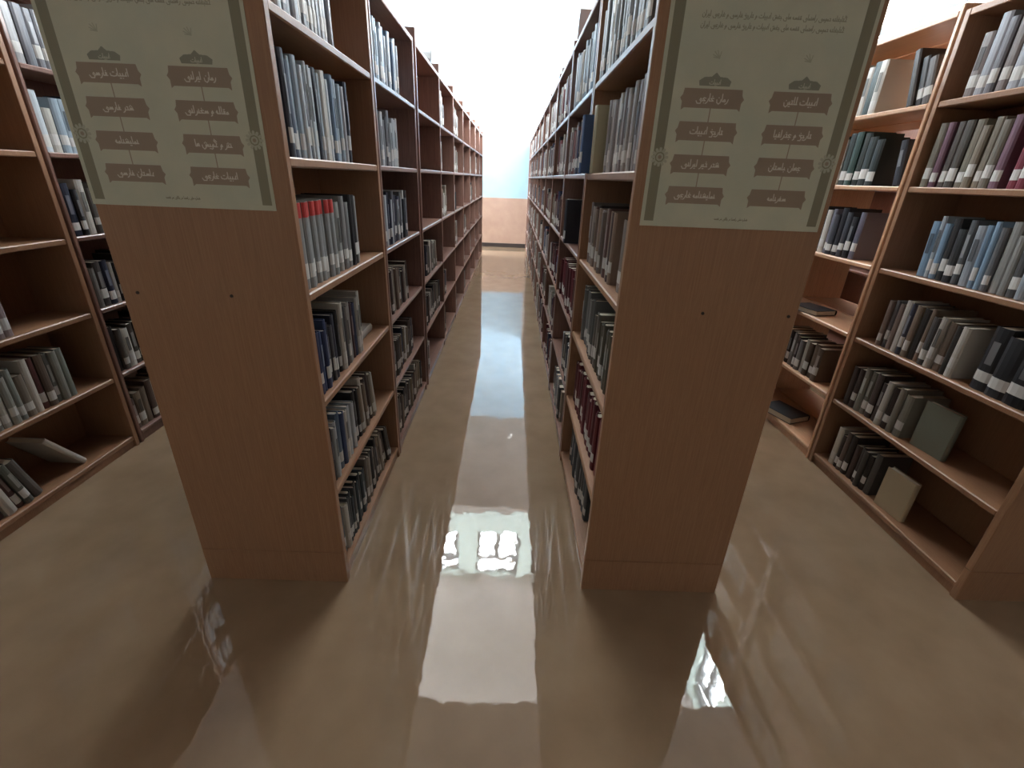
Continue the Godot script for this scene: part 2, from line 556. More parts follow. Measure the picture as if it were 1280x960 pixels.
# Fill a stretch of shelf. row: dictionary of the row; level 0 to 5; z from za to zb (units of S, za nearer); pal: colours; o_: options
func fill(row: Dictionary, bay: String, level: int, za: float, zb: float, pal: Array, o_ := {}) -> void:
	var y: float = LEVELS[level] * S + 0.0006
	var z := -za * S
	var end := -zb * S
	var k: int = o_.get("from", 0)
	var h0: float = o_.get("h0", 0.215)
	var h1: float = o_.get("h1", 0.262)
	var w0: float = o_.get("w0", 0.016)
	var w1: float = o_.get("w1", 0.034)
	var lean: float = o_.get("lean", 0.0)
	var side: float = row.side
	var same := -1.0
	var prev_a := 0.0
	var prev_h := 0.3
	var pick := 0
	while true:
		var w := rng.randf_range(w0, w1)
		var h := rng.randf_range(h0, h1)
		if o_.get("set", false):
			if same < 0:
				same = h
			h = same
			w = (w0 + w1) / 2.0
		elif rng.randf() < 0.22:
			h *= rng.randf_range(0.85, 0.95)
		var a: float = lean + (rng.randf_range(-0.008, 0.014) if not o_.get("set", false) else 0.0)
		if o_.has("fan"):
			a += o_.fan * clampf((z + za * S) / (end + za * S), 0, 1)
		a = clampf(a, -0.5, 0.5)
		# it leans against the book before it without running into it
		z -= maxf(0.0, minf(h, prev_h) * (tan(a) - tan(prev_a))) + 0.0009
		if k == o_.get("from", 0) and a < 0.0:
			z -= 0.002
		var along := w / cos(a)
		if z - along + minf(0.0, h * sin(a)) < end:
			break
		prev_a = a
		prev_h = h
		var d := rng.randf_range(0.15, 0.185)
		var c: Color = pal[pick % pal.size()] if o_.get("ordered", false) else pal[rng.randi() % pal.size()]
		pick += 1
		if not o_.get("set", false) and not o_.get("ordered", false) and not o_.has("what") and rng.randf() < 0.1:
			c = Color8(190, 186, 178)
		if not o_.get("set", false):
			c = c.lightened(rng.randf_range(0, 0.07)) if rng.randf() < 0.5 else c.darkened(rng.randf_range(0, 0.12))
		var set_back: float = o_.get("setback", row.get("setback", 0.016)) + rng.randf_range(0.0, 0.014)
		# the lower corner that stays on the shelf
		var base_z := z - along / 2.0
		var lift := absf(sin(a)) * w / 2.0
		var x: float = row.face - side * (set_back + d / 2.0)
		var basis := Basis(Vector3.RIGHT, a) 
		if side < 0:
			basis = Basis(Vector3.RIGHT, a) * Basis(Vector3.UP, PI)
		var at := Transform3D(basis, Vector3(x, y + lift, base_z))
		var sticker: bool = rng.randf() < o_.get("stick", 0.75)
		var oo := o_.duplicate()
		if rng.randf() < o_.get("titles", 0.35):
			oo.title = c.lightened(0.35) if c.v < 0.5 else c.darkened(0.45)
		oo.label_y = rng.randf_range(0.018, 0.042)
		oo.label_h = rng.randf_range(0.034, 0.05)
		var called: String = o_.get("what", color_word(c) + " book")
		var label := "%s %s, %s along %s shelf up, %s, %s" % [size_word(w, h), called, NTH[mini(k, 39)], NTH[level], bay, row.name]
		stock.append({"at": at, "w": w, "h": h, "d": d, "c": c, "sticker": sticker, "o": oo, "label": label, "row": row.name, "seen": seen_size(at, w, h, d)})
		k += 1
		z -= along + (0.0 if o_.get("set", false) else maxf(0.0, rng.randf_range(-0.012, 0.004)))

func lying_book(label: String, row_name: String, c: Color, at: Vector3, rot: Vector3, w: float, h: float, d: float, sticker := true) -> void:
	var o := thing("book", label, "book", at, "books on the " + row_name)
	o.rotation = rot
	book_parts(o, w, h, d, c, sticker, {})
	n_books += 1

# ---------------------------------------------------------------- posters
var img: Image

func px(x: int, y: int, c: Color, a: float) -> void:
	if x >= 0 and y >= 0 and x < img.get_width() and y < img.get_height() and a > 0.0:
		img.set_pixel(x, y, img.get_pixel(x, y).lerp(c, minf(a, 1.0)))

func draw_line(a: Vector2, b: Vector2, w: float, c: Color) -> void:
	var r := w / 2.0 + 1.0
	var d := b - a
	var l := maxf(d.length_squared(), 0.0001)
	for y in range(int(minf(a.y, b.y) - r), int(maxf(a.y, b.y) + r) + 1):
		for x in range(int(minf(a.x, b.x) - r), int(maxf(a.x, b.x) + r) + 1):
			var p := Vector2(x + 0.5, y + 0.5)
			var t := clampf((p - a).dot(d) / l, 0.0, 1.0)
			px(x, y, c, w / 2.0 + 0.5 - (p - a - d * t).length())

func draw_poly(pts: PackedVector2Array, c: Color) -> void:
	var lo := pts[0]
	var hi := pts[0]
	for p in pts:
		lo = lo.min(p)
		hi = hi.max(p)
	for y in range(int(lo.y), int(hi.y) + 1):
		for x in range(int(lo.x), int(hi.x) + 1):
			if Geometry2D.is_point_in_polygon(Vector2(x + 0.5, y + 0.5), pts):
				px(x, y, c, 1.0)

# Joined script: for each letter its shape when a letter follows it ("m") and when none does ("f"), as strokes of (way to the left, height); d: dots [count, height, way]; n: it never joins to the left; w: widths
var letters := {}
func define_script() -> void:
	var bowl := [Vector2(0, 0.25), Vector2(0.05, -0.15), Vector2(0.3, -0.38), Vector2(0.6, -0.2), Vector2(0.66, 0.2)]
	var tooth := {"m": [[Vector2(0, 0), Vector2(0.12, 0), Vector2(0.16, 0.34), Vector2(0.2, 0), Vector2(0.4, 0)]], "wm": 0.4}
	var dish := [[Vector2(0, 0.3), Vector2(0.06, 0.02), Vector2(0.5, -0.05), Vector2(0.95, 0.02), Vector2(1.0, 0.3)]]
	letters = {
		"ا": {"m": [[Vector2(0, 0), Vector2(0.12, 0), Vector2(0.14, 1.0)]], "f": [[Vector2(0.1, 0), Vector2(0.12, 1.0)]], "wm": 0.3, "wf": 0.26, "n": true},
		"ب": tooth.merged({"f": dish, "wf": 1.1, "d": [1, -0.3]}), "ت": tooth.merged({"f": dish, "wf": 1.1, "d": [2, 0.5]}), "ث": tooth.merged({"f": dish, "wf": 1.1, "d": [3, 0.5]}),
		"ن": tooth.merged({"f": [bowl], "wf": 0.8, "d": [1, 0.5]}),
		"ی": tooth.merged({"f": [[Vector2(0, 0.15), Vector2(0.2, 0.32), Vector2(0.34, 0.12), Vector2(0.1, -0.1), Vector2(0.2, -0.38), Vector2(0.7, -0.38), Vector2(0.92, -0.05)]], "wf": 1.0, "d": [2, -0.3]}),
		"ر": {"f": [[Vector2(0.0, 0.28), Vector2(0.06, 0.0), Vector2(0.2, -0.25), Vector2(0.42, -0.36)]], "wf": 0.42, "n": true},
		"ز": {"f": [[Vector2(0.0, 0.28), Vector2(0.06, 0.0), Vector2(0.2, -0.25), Vector2(0.42, -0.36)]], "wf": 0.42, "n": true, "d": [1, 0.52]},
		"د": {"f": [[Vector2(0.05, 0.5), Vector2(0.2, 0.2), Vector2(0.1, 0.0), Vector2(0.42, 0.02)]], "wf": 0.5, "n": true},
		"و": {"f": [[Vector2(0.0, 0.1), Vector2(0.15, 0.36), Vector2(0.3, 0.15), Vector2(0.1, 0.02), Vector2(0.32, 0.05), Vector2(0.25, -0.25), Vector2(0.45, -0.38)]], "wf": 0.5, "n": true},
		"م": {"m": [[Vector2(0, 0), Vector2(0.1, 0.26), Vector2(0.28, 0.2), Vector2(0.25, -0.04), Vector2(0.05, 0.0), Vector2(0.45, 0)]], "f": [[Vector2(0, 0), Vector2(0.12, 0.26), Vector2(0.28, 0.1), Vector2(0.12, -0.04), Vector2(0.3, -0.1), Vector2(0.32, -0.6)]], "wm": 0.45, "wf": 0.5},
		"س": {"m": [[Vector2(0, 0), Vector2(0.1, 0.3), Vector2(0.16, 0), Vector2(0.28, 0.28), Vector2(0.36, 0), Vector2(0.48, 0.28), Vector2(0.54, 0), Vector2(0.75, 0)]], "f": [[Vector2(0, 0), Vector2(0.1, 0.3), Vector2(0.16, 0), Vector2(0.28, 0.28), Vector2(0.36, 0), Vector2(0.5, 0.25), Vector2(0.52, -0.2), Vector2(0.8, -0.4), Vector2(1.05, -0.15), Vector2(1.1, 0.2)]], "wm": 0.75, "wf": 1.2},
		"ف": {"m": [[Vector2(0, 0), Vector2(0.2, 0.0), Vector2(0.1, 0.32), Vector2(0.28, 0.4), Vector2(0.32, 0.1), Vector2(0.2, 0), Vector2(0.5, 0)]], "f": dish, "wm": 0.5, "wf": 1.1, "d": [1, 0.62]},
		"ع": {"m": [[Vector2(0.3, 0.45), Vector2(0.08, 0.42), Vector2(0.12, 0.15), Vector2(0.0, 0.0), Vector2(0.5, 0)]], "f": [bowl], "wm": 0.5, "wf": 0.8},
		"ج": {"m": [[Vector2(0.0, 0.36), Vector2(0.25, 0.42), Vector2(0.45, 0.3), Vector2(0.2, 0.1), Vector2(0.05, 0), Vector2(0.6, 0)]], "f": [[Vector2(0, 0.36), Vector2(0.5, 0.36), Vector2(0.1, 0), Vector2(0.2, -0.4), Vector2(0.6, -0.4)]], "wm": 0.6, "wf": 0.7, "d": [1, -0.3]},
		"ه": {"m": [[Vector2(0, 0), Vector2(0.08, 0.4), Vector2(0.4, 0.3), Vector2(0.3, 0.0), Vector2(0.16, 0.14), Vector2(0.3, 0.22), Vector2(0.5, 0)]], "f": [[Vector2(0, 0), Vector2(0.1, 0.05), Vector2(0.2, 0.42), Vector2(0.36, 0.2), Vector2(0.2, 0.02), Vector2(0.05, 0.0)]], "wm": 0.5, "wf": 0.45},
		"ل": {"m": [[Vector2(0, 0), Vector2(0.12, 0), Vector2(0.14, 1.0), Vector2(0.16, 0), Vector2(0.38, 0)]], "f": [[Vector2(0, 1.0), Vector2(0.05, -0.15), Vector2(0.3, -0.38), Vector2(0.6, -0.2), Vector2(0.66, 0.15)]], "wm": 0.38, "wf": 0.8},
		"گ": {"m": [[Vector2(0, 0), Vector2(0.3, 0), Vector2(0.1, 0.45), Vector2(0.5, 0.9)], [Vector2(0.05, 0.75), Vector2(0.4, 1.1)], [Vector2(0.3, 0), Vector2(0.55, 0)]], "f": dish, "wm": 0.55, "wf": 1.1},
	}
	letters["ک"] = letters["گ"]
	letters["ش"] = letters["س"].merged({"d": [3, 0.5]})
	letters["ق"] = letters["ف"].merged({"d": [2, 0.62]}, true)
	letters["غ"] = letters["ع"].merged({"d": [1, 0.7]})
	letters["خ"] = letters["ج"].merged({"d": [1, 0.66]}, true)

func write_line(text: String, cx: float, base: float, size: float, pen: float, c: Color) -> void:
	# right to left, centred on cx
	var total := 0.0
	for pass_ in 2:
		var x := 0.0
		for i in text.length():
			var ch := text[i]
			if ch == " ":
				x += 0.35
				continue
			var g: Dictionary = letters.get(ch, {})
			if g.is_empty():
				continue
			var joins: bool = not g.has("n") and i + 1 < text.length() and text[i + 1] != " "
			var prev: Dictionary = letters.get(text[i - 1], {}) if i > 0 else {}
			var joined: bool = not prev.is_empty() and not prev.has("n")
			var form := "m" if joins or (joined and g.has("n") and g.has("m")) else "f"
			var strokes: Array = g[form]
			var w: float = g["w" + form]
			if pass_ == 1:
				var right := cx + total * size / 2.0
				for s in strokes:
					for j in s.size() - 1:
						var a: Vector2 = s[j]
						var b: Vector2 = s[j + 1]
						draw_line(Vector2(right - (x + a.x) * size, base - a.y * size), Vector2(right - (x + b.x) * size, base - b.y * size), pen, c)
				if g.has("d") and not (ch == "ی" and form == "f"):
					var dn: int = g.d[0]
					for q in dn:
						var off := (q - (dn - 1) / 2.0) * 0.17
						var yy: float = g.d[1] + (0.14 if dn == 3 and q == 1 else 0.0)
						var p := Vector2(right - (x + minf(w * 0.45, 0.5) + off) * size, base - yy * size)
						draw_line(p, p + Vector2(0.1, 0.1), pen * 1.15, c)
			x += w
		total = x

func plaque(cx: float, cy: float, w: float, h: float, c: Color) -> void:
	# long label with notched, pointed ends and two little feet
	var a := w / 2.0
	var b := h / 2.0
	draw_poly(PackedVector2Array([Vector2(cx - a, cy), Vector2(cx - a * 0.93, cy - b * 0.35), Vector2(cx - a * 0.9, cy - b), Vector2(cx + a * 0.9, cy - b), Vector2(cx + a * 0.93, cy - b * 0.35), Vector2(cx + a, cy), Vector2(cx + a * 0.93, cy + b * 0.4), Vector2(cx + a * 0.93, cy + b * 1.25), Vector2(cx + a * 0.84, cy + b), Vector2(cx - a * 0.84, cy + b), Vector2(cx - a * 0.93, cy + b * 1.25), Vector2(cx - a * 0.93, cy + b * 0.4)]), c)

func poster(center_x: float, called_label: String, columns: Array, tone: float) -> void:
	var W := 768
	var H := 1086
	var pw := 0.334 * S
	var ph := 0.472 * S
	var k := W / 0.334   # pixels to a unit of S
	var bottom := 0.928
	img = Image.create(W, H, false, Image.FORMAT_RGB8)
	var n := FastNoiseLite.new()
	n.seed = 40 + int(tone * 10)
	n.frequency = 0.004
	var paper := Color8(202, 200, 180)
	var paper2 := Color8(192, 194, 176)
	for y in H:
		for x in W:
			img.set_pixel(x, y, paper.lerp(paper2, clampf(0.5 + n.get_noise_2d(x, y) + 0.1 * n.get_noise_2d(x * 30, y * 30), 0, 1)))
	var X := func(u: float) -> float: return W / 2.0 + u * k
	var Y := func(v: float) -> float: return H - (v - bottom) * k
	var bar := Color8(134, 130, 110)
	var brown := Color8(152, 134, 118)
	var ink := Color8(214, 208, 196)
	for s in [-1.0, 1.0]:
		var bx: float = X.call(s * 0.152)
		draw_poly(PackedVector2Array([Vector2(bx - 20, 0), Vector2(bx + 20, 0), Vector2(bx + 20, Y.call(0.937)), Vector2(bx - 20, Y.call(0.937))]), bar)
		# rosette on the bar
		var c := Vector2(bx - s * 8, Y.call(1.043))
		for q in 12:
			var a := TAU * q / 12.0
			draw_line(c, c + Vector2(cos(a), sin(a)) * 30, 11, paper.darkened(0.12))
		for q in 8:
			var a := TAU * q / 8.0 + 0.2
			draw_line(c + Vector2(cos(a), sin(a)) * 17, c + Vector2(cos(a + 0.7), sin(a + 0.7)) * 17, 4, bar)
		draw_line(c, c, 14, brown)
	for col in 2:
		var cx: float = X.call(-0.075 if col == 0 else 0.075)
		for r in 4:
			var cy: float = Y.call([1.134, 1.085, 1.034, 0.983][r])
			if r < 3:
				draw_line(Vector2(cx, cy), Vector2(cx, cy + 0.05 * k), 4, brown)
			plaque(cx, cy, 0.108 * k, 0.0285 * k, brown)
			write_line(columns[col][r], cx, cy + 8, 24, 3.6, ink)
		# crowned cartouche over the first plaque
		var ty: float = Y.call(1.159)
		draw_poly(PackedVector2Array([Vector2(cx - 58, ty + 16), Vector2(cx - 62, ty), Vector2(cx - 44, ty - 12), Vector2(cx - 16, ty - 14), Vector2(cx, ty - 28), Vector2(cx + 16, ty - 14), Vector2(cx + 44, ty - 12), Vector2(cx + 62, ty), Vector2(cx + 58, ty + 16)]), Color8(138, 138, 124))
		write_line("ادبیات", cx, ty + 10, 15, 2.4, Color8(196, 194, 176))
		# little sprig above
		var sy: float = Y.call(1.196)
		for q in 5:
			var a := -0.5 + 0.55 * q
			draw_line(Vector2(cx, sy + 12), Vector2(cx + 26 * cos(a + PI), sy + 12 - 24 * absf(sin(a + 0.4))), 3.5, Color8(172, 172, 152))
	# two lines of small print above, one below
	for l in [[1.232, 15.0], [1.246, 15.0]]:
		var yy: float = Y.call(l[0])
		var text := "کتابخانه عمومی راهنمای قفسه های بخش ادبیات و تاریخ فارسی و خارجی ایران"
		write_line(text, W / 2.0, yy, 15.5, 2.6, Color8(150, 147, 128))
	write_line("شماره های راهنما در بالای هر قفسه", W / 2.0, Y.call(0.943), 9.5, 1.8, Color8(140, 134, 116))
	var m := StandardMaterial3D.new()
	m.albedo_texture = ImageTexture.create_from_image(img)
	m.roughness = 0.55
	var st := SurfaceTool.new()
	st.begin(Mesh.PRIMITIVE_TRIANGLES)
	var t := 0.0012
	var quad_ := [[Vector3(-pw / 2, 0, t), Vector2(0, 1)], [Vector3(-pw / 2, ph, t), Vector2(0, 0)], [Vector3(pw / 2, ph, t), Vector2(1, 0)], [Vector3(pw / 2, 0, t), Vector2(1, 1)]]
	for i in [0, 1, 2, 0, 2, 3]:
		st.set_normal(Vector3(0, 0, 1))
		st.set_uv(quad_[i][1])
		st.add_vertex(quad_[i][0])
	var o := thing("wall_poster", called_label, "poster", Vector3(center_x * S, bottom * S, -0.907 * S + 0.0004), "shelf guide posters")
	part("printed_face", st.commit(), m, o)
	part("paper_sheet", bevel_box(Vector3(pw, ph, t - 0.0002), 0.0), flat(Color8(200, 198, 180), 0.7), o, Vector3(0, ph / 2.0, t / 2.0 - 0.0002))

# ---------------------------------------------------------------- scene
const W_FAR := 14.0
const W_NEAR := 22.0
const W_SIDE := 14.0
const W_RIGHT := 42.0
const W_LEFT := 50.0

func _ready() -> void:
	# camera
	var cam := Camera3D.new()
	cam.name = "camera"
	cam.fov = rad_to_deg(2.0 * atan(480.0 / 576.6))
	var pitch := deg_to_rad(24.07)
	var yaw := deg_to_rad(0.764)
	var roll := deg_to_rad(2.304)
	cam.basis = Basis(Vector3.UP, -yaw) * Basis(Vector3.RIGHT, -pitch) * Basis(Vector3.BACK, roll)
	cam.position = Vector3(0, S, 0)
	cam.near = 0.02
	eye = cam.transform
	cam.current = true
	add_child(cam)
	# sky and exposure
	var env := Environment.new()
	var sky := Sky.new()
	var pm := ProceduralSkyMaterial.new()
	pm.sky_top_color = Color(0.62, 0.74, 0.9)
	pm.sky_horizon_color = Color(0.85, 0.9, 0.95)
	pm.ground_horizon_color = Color(0.6, 0.6, 0.58)
	pm.ground_bottom_color = Color(0.4, 0.38, 0.35)
	sky.sky_material = pm
	env.sky = sky
	env.background_mode = Environment.BG_SKY
	env.background_energy_multiplier = 3.0
	env.tonemap_mode = Environment.TONE_MAPPER_LINEAR
	env.tonemap_exposure = 1.95
	env.sdfgi_enabled = true
	env.ssao_enabled = true
	env.ssil_enabled = true
	var we := WorldEnvironment.new()
	we.name = "environment"
	we.environment = env
	add_child(we)

	rng.seed = 11
	far_books = SurfaceTool.new()
	far_books.begin(Mesh.PRIMITIVE_TRIANGLES)
	make_materials()
	build_room()
	build_bookcases()
	build_books()
	define_script()
	poster(-0.602, "olive shelf guide poster on end panel of the bookcase of red-topped volumes", [["ادبیات فارسی", "شعر فارسی", "نمایشنامه", "داستان فارسی"], ["رمان ایرانی", "مقاله و سخنرانی", "نثر و گویش ها", "ادبیات خارجی"]], 0.0)
	poster(0.4045, "olive shelf guide poster on end panel of the bookcase of maroon volumes", [["رمان خارجی", "تاریخ ادبیات", "شعر غیر ایرانی", "نمایشنامه خارجی"], ["ادبیات لاتین", "تاریخ و جغرافیا", "جهان باستان", "سفرنامه"]], 0.6)
	build_details()
	print("books ", n_books)

var L1 := {"name": "bookcase of red-topped volumes", "face": -0.404 * S, "side": 1.0}
var R1 := {"name": "bookcase of maroon volumes", "face": 0.219 * S, "side": -1.0, "setback": 0.006}
var L2 := {"name": "bookcase with leaning white book", "face": -1.42 * S, "side": 1.0}
var R2 := {"name": "bookcase with front-facing cream book", "face": 1.235 * S, "side": -1.0}

func build_bookcases() -> void:
	var run := [1.545, 2.14]
	var run2 := [2.20, 2.83, 3.45, 4.08, 4.70, 5.33, 5.96, 6.6]
	new_unit(-0.768 * S, -0.404 * S, 1.528, "light beech bookcase end with olive poster, holding red-topped volumes")
	old_run(-0.768 * S, -0.404 * S, run, true, "reddish bookcase joined behind the light bookcase of red-topped volumes", 1.478 * S)
	old_run(-0.768 * S, -0.404 * S, run2, true, "long reddish bookcase with half empty bays, behind red-topped volumes", 1.52 * S)
	new_unit(0.219 * S, 0.581 * S, 1.54, "light beech bookcase end with olive poster, holding maroon volumes")
	old_run(0.219 * S, 0.581 * S, [1.558, 2.18], true, "reddish bookcase joined behind the light bookcase of maroon volumes", 1.478 * S)
	old_run(0.219 * S, 0.581 * S, [2.20, 2.83, 3.45, 4.08, 4.70, 5.33, 5.96, 6.6, 7.22, 7.46], true, "long reddish bookcase packed with books, behind maroon volumes", 1.5 * S)
	new_unit(-1.785 * S, -1.42 * S, 1.545, "light beech bookcase with leaning white book on its lowest shelf")
	old_run(-1.785 * S, -1.42 * S, [1.562, 2.18, 2.8, 3.42, 4.04, 4.66, 5.28, 5.9, 6.6], true, "reddish bookcase joined behind the bookcase with leaning white book", 1.478 * S)
	new_unit(1.235 * S, 1.6 * S, 1.59, "light beech bookcase with front-facing cream book on its lowest shelf")
	old_run(1.235 * S, 1.6 * S, [1.606, 2.22, 2.84, 3.46, 4.08, 4.7, 5.32, 5.94, 6.6], false, "open-backed bookcase, light painted into its orange wood, behind the bookcase with front-facing cream book", 1.49 * S, M.lit_old_wood)
	old_run(2.25 * S, 2.6 * S, [0.91, 1.53, 2.15, 2.77, 3.39, 4.01, 4.63, 5.25, 5.87, 6.6], true, "reddish bookcase glimpsed through the open-backed bookcase", 1.478 * S)

func pal(codes: Array) -> Array:
	var out := []
	for c in codes:
		out.append(Color8(c[0], c[1], c[2]))
	return out

func build_books() -> void:
	var grey := pal([[150, 150, 152], [178, 178, 180], [120, 122, 128], [98, 98, 104], [166, 172, 178]])
	var cool := pal([[150, 165, 178], [186, 194, 200], [98, 118, 140], [60, 72, 92], [172, 172, 178], [44, 48, 62]])
	var dark := pal([[42, 44, 52], [58, 52, 50], [36, 40, 60], [74, 66, 62], [96, 90, 84], [30, 30, 34]])
	var mixed := pal([[150, 148, 146], [60, 58, 62], [96, 78, 70], [52, 62, 92], [128, 118, 104], [180, 176, 170], [70, 40, 44], [42, 44, 48]])
	var brown := pal([[110, 92, 80], [86, 68, 60], [130, 116, 100], [66, 54, 50], [148, 138, 126], [60, 60, 64]])
	var maroon := pal([[104, 34, 44], [92, 28, 40], [78, 26, 34]])
	var blue := pal([[42, 54, 92], [58, 74, 112], [40, 42, 58], [90, 92, 98], [130, 130, 130]])
	var pale := pal([[190, 186, 178], [168, 160, 150], [150, 146, 140], [120, 116, 112]])
	# --- row of the red-topped volumes, first bay
	var b := "first bay"
	fill(L1, b, 5, 0.99, 1.29, grey, {"w0": 0.022, "w1": 0.034, "h0": 0.235, "h1": 0.27, "lean": 0.0})
	fill(L1, b, 4, 0.935, 1.345, cool, {"w0": 0.014, "w1": 0.029, "h0": 0.232, "h1": 0.262})
	fill(L1, b, 3, 0.93, 1.155, pal([[138, 140, 140]]), {"w0": 0.0335, "w1": 0.0345, "h0": 0.246, "h1": 0.247, "set": true, "band": Color8(178, 52, 48), "what": "red-topped grey volume", "stick": 1.0, "titles": 0.0})
	fill(L1, b, 3, 1.166, 1.345, pal([[150, 150, 146], [120, 118, 118], [112, 112, 112], [28, 26, 30], [32, 30, 34]]), {"from": 10, "ordered": true, "w0": 0.03, "w1": 0.046, "h0": 0.245, "h1": 0.265})
	fill(L1, b, 2, 0.935, 1.09, blue, {"w0": 0.016, "w1": 0.03, "h0": 0.2, "h1": 0.235})
	fill(L1, b, 2, 1.092, 1.29, mixed, {"from": 7, "w0": 0.018, "w1": 0.032, "h0": 0.225, "h1": 0.255})
	fill(L1, b, 1, 0.935, 1.14, cool + blue, {"w0": 0.02, "w1": 0.034, "h0": 0.2, "h1": 0.235})
	fill(L1, b, 1, 1.145, 1.37, dark + brown, {"from": 9, "w0": 0.02, "w1": 0.034, "h0": 0.21, "h1": 0.25, "lean": 0.04, "fan": 0.16})
	fill(L1, b, 0, 0.935, 1.2, pal([[60, 72, 80], [80, 80, 82], [120, 112, 104], [50, 56, 62]]), {"w0": 0.018, "w1": 0.034, "h0": 0.2, "h1": 0.235})
	fill(L1, b, 0, 1.205, 1.46, dark + brown, {"from": 10, "w0": 0.018, "w1": 0.03, "h0": 0.205, "h1": 0.24, "fan": 0.3})
	b = "second bay"
	fill(L1, b, 5, 1.57, 1.93, pal([[120, 150, 176], [176, 192, 204], [70, 96, 126], [150, 160, 170]]), {"w0": 0.02, "w1": 0.034, "h0": 0.2, "h1": 0.25})
	fill(L1, b, 4, 1.57, 1.86, grey, {"w0": 0.02, "w1": 0.036, "h0": 0.2, "h1": 0.24})
	fill(L1, b, 3, 1.57, 1.98, dark + grey, {"w0": 0.02, "w1": 0.038, "h0": 0.2, "h1": 0.26})
	fill(L1, b, 2, 1.57, 1.92, brown, {"w0": 0.024, "w1": 0.04, "h0": 0.2, "h1": 0.24, "lean": 0.05, "fan": 0.12})
	fill(L1, b, 1, 1.57, 1.99, brown + dark, {"w0": 0.022, "w1": 0.036, "h0": 0.19, "h1": 0.23})
	fill(L1, b, 0, 1.57, 2.1, dark + brown, {"w0": 0.022, "w1": 0.036, "h0": 0.19, "h1": 0.235})
	b = "third bay"
	fill(L1, b, 2, 2.36, 2.72, pale + dark, {"w0": 0.024, "w1": 0.04, "h0": 0.2, "h1": 0.24, "fan": 0.25})
	fill(L1, b, 1, 2.23, 2.76, dark + brown, {"w0": 0.024, "w1": 0.04, "h0": 0.2, "h1": 0.24})
	fill(L1, b, 0, 2.23, 2.36, brown, {"w0": 0.024, "w1": 0.04, "h0": 0.18, "h1": 0.22})
	# --- row of the maroon volumes, first bay
	b = "first bay"
	fill(R1, b, 5, 0.99, 1.525, pal([[112, 122, 130], [136, 146, 154], [90, 96, 104], [150, 158, 164], [108, 110, 112]]), {"w0": 0.03, "w1": 0.05, "h0": 0.235, "h1": 0.275})
	fill(R1, b, 4, 0.935, 1.0, pal([[28, 28, 36]]), {"w0": 0.034, "w1": 0.036, "h0": 0.24, "h1": 0.25, "setback": 0.03})
	fill(R1, b, 4, 1.005, 1.43, pal([[124, 116, 118], [152, 148, 150], [160, 152, 148], [172, 170, 170], [110, 104, 108]]), {"from": 2, "w0": 0.022, "w1": 0.046, "h0": 0.24, "h1": 0.255, "setback": 0.04})
	fill(R1, b, 4, 1.435, 1.482, pal([[176, 170, 142]]), {"from": 20, "ordered": true, "w0": 0.055, "w1": 0.06, "h0": 0.24, "h1": 0.245, "titles": 0.0, "setback": -0.014})
	fill(R1, b, 4, 1.484, 1.523, pal([[66, 92, 138]]), {"from": 21, "ordered": true, "w0": 0.046, "w1": 0.05, "h0": 0.245, "h1": 0.25, "titles": 0.0, "setback": -0.052})
	fill(R1, b, 3, 0.95, 1.1, pal([[122, 112, 104], [112, 104, 100]]), {"w0": 0.045, "w1": 0.06, "h0": 0.225, "h1": 0.232, "setback": 0.022})
	fill(R1, b, 3, 1.12, 1.5, pal([[150, 128, 112], [62, 48, 50], [140, 124, 112], [92, 66, 62], [160, 152, 146], [118, 108, 104], [150, 144, 138]]), {"from": 4, "ordered": true, "w0": 0.03, "w1": 0.046, "h0": 0.225, "h1": 0.25, "setback": 0.022})
	fill(R1, b, 2, 0.95, 1.24, pal([[86, 82, 70], [56, 52, 50], [48, 46, 46], [110, 104, 96]]), {"w0": 0.03, "w1": 0.05, "h0": 0.2, "h1": 0.23, "setback": 0.022})
	fill(R1, b, 2, 1.245, 1.5, pal([[128, 128, 124], [110, 112, 112], [90, 88, 86]]), {"from": 8, "w0": 0.026, "w1": 0.042, "h0": 0.22, "h1": 0.25, "setback": 0.022})
	fill(R1, b, 1, 0.97, 1.5, maroon, {"w0": 0.036, "w1": 0.054, "h0": 0.215, "h1": 0.25, "what": "maroon volume", "titles": 0.0, "setback": 0.022})
	fill(R1, b, 0, 1.12, 1.5, pal([[54, 66, 74], [46, 54, 60], [66, 66, 66], [60, 74, 86]]), {"w0": 0.036, "w1": 0.056, "h0": 0.2, "h1": 0.245, "setback": 0.03})
	b = "second bay"
	fill(R1, b, 5, 1.59, 2.14, pal([[120, 140, 156], [86, 108, 124], [146, 156, 166], [70, 92, 110]]), {"w0": 0.03, "w1": 0.05, "h0": 0.22, "h1": 0.27})
	fill(R1, b, 4, 1.59, 2.14, pal([[52, 64, 92], [138, 132, 132], [110, 66, 66], [86, 84, 88], [160, 156, 156]]), {"w0": 0.026, "w1": 0.044, "h0": 0.22, "h1": 0.26})
	fill(R1, b, 3, 1.9, 1.955, pal([[40, 44, 56]]), {"w0": 0.05, "w1": 0.06, "h0": 0.23, "h1": 0.24, "setback": -0.03, "titles": 0.0, "stick": 1.0})
	fill(R1, b, 3, 1.965, 2.15, grey + dark, {"from": 1, "w0": 0.03, "w1": 0.04, "h0": 0.22, "h1": 0.245})
	fill(R1, b, 2, 1.59, 2.13, maroon, {"w0": 0.036, "w1": 0.052, "h0": 0.22, "h1": 0.25, "what": "maroon volume", "titles": 0.0})
	fill(R1, b, 1, 1.6, 1.84, dark + grey, {"w0": 0.036, "w1": 0.06, "h0": 0.2, "h1": 0.24})
	fill(R1, b, 0, 1.75, 2.1, grey + brown, {"w0": 0.036, "w1": 0.06, "h0": 0.18, "h1": 0.24})
	# --- row with the leaning white book
	b = "first bay"
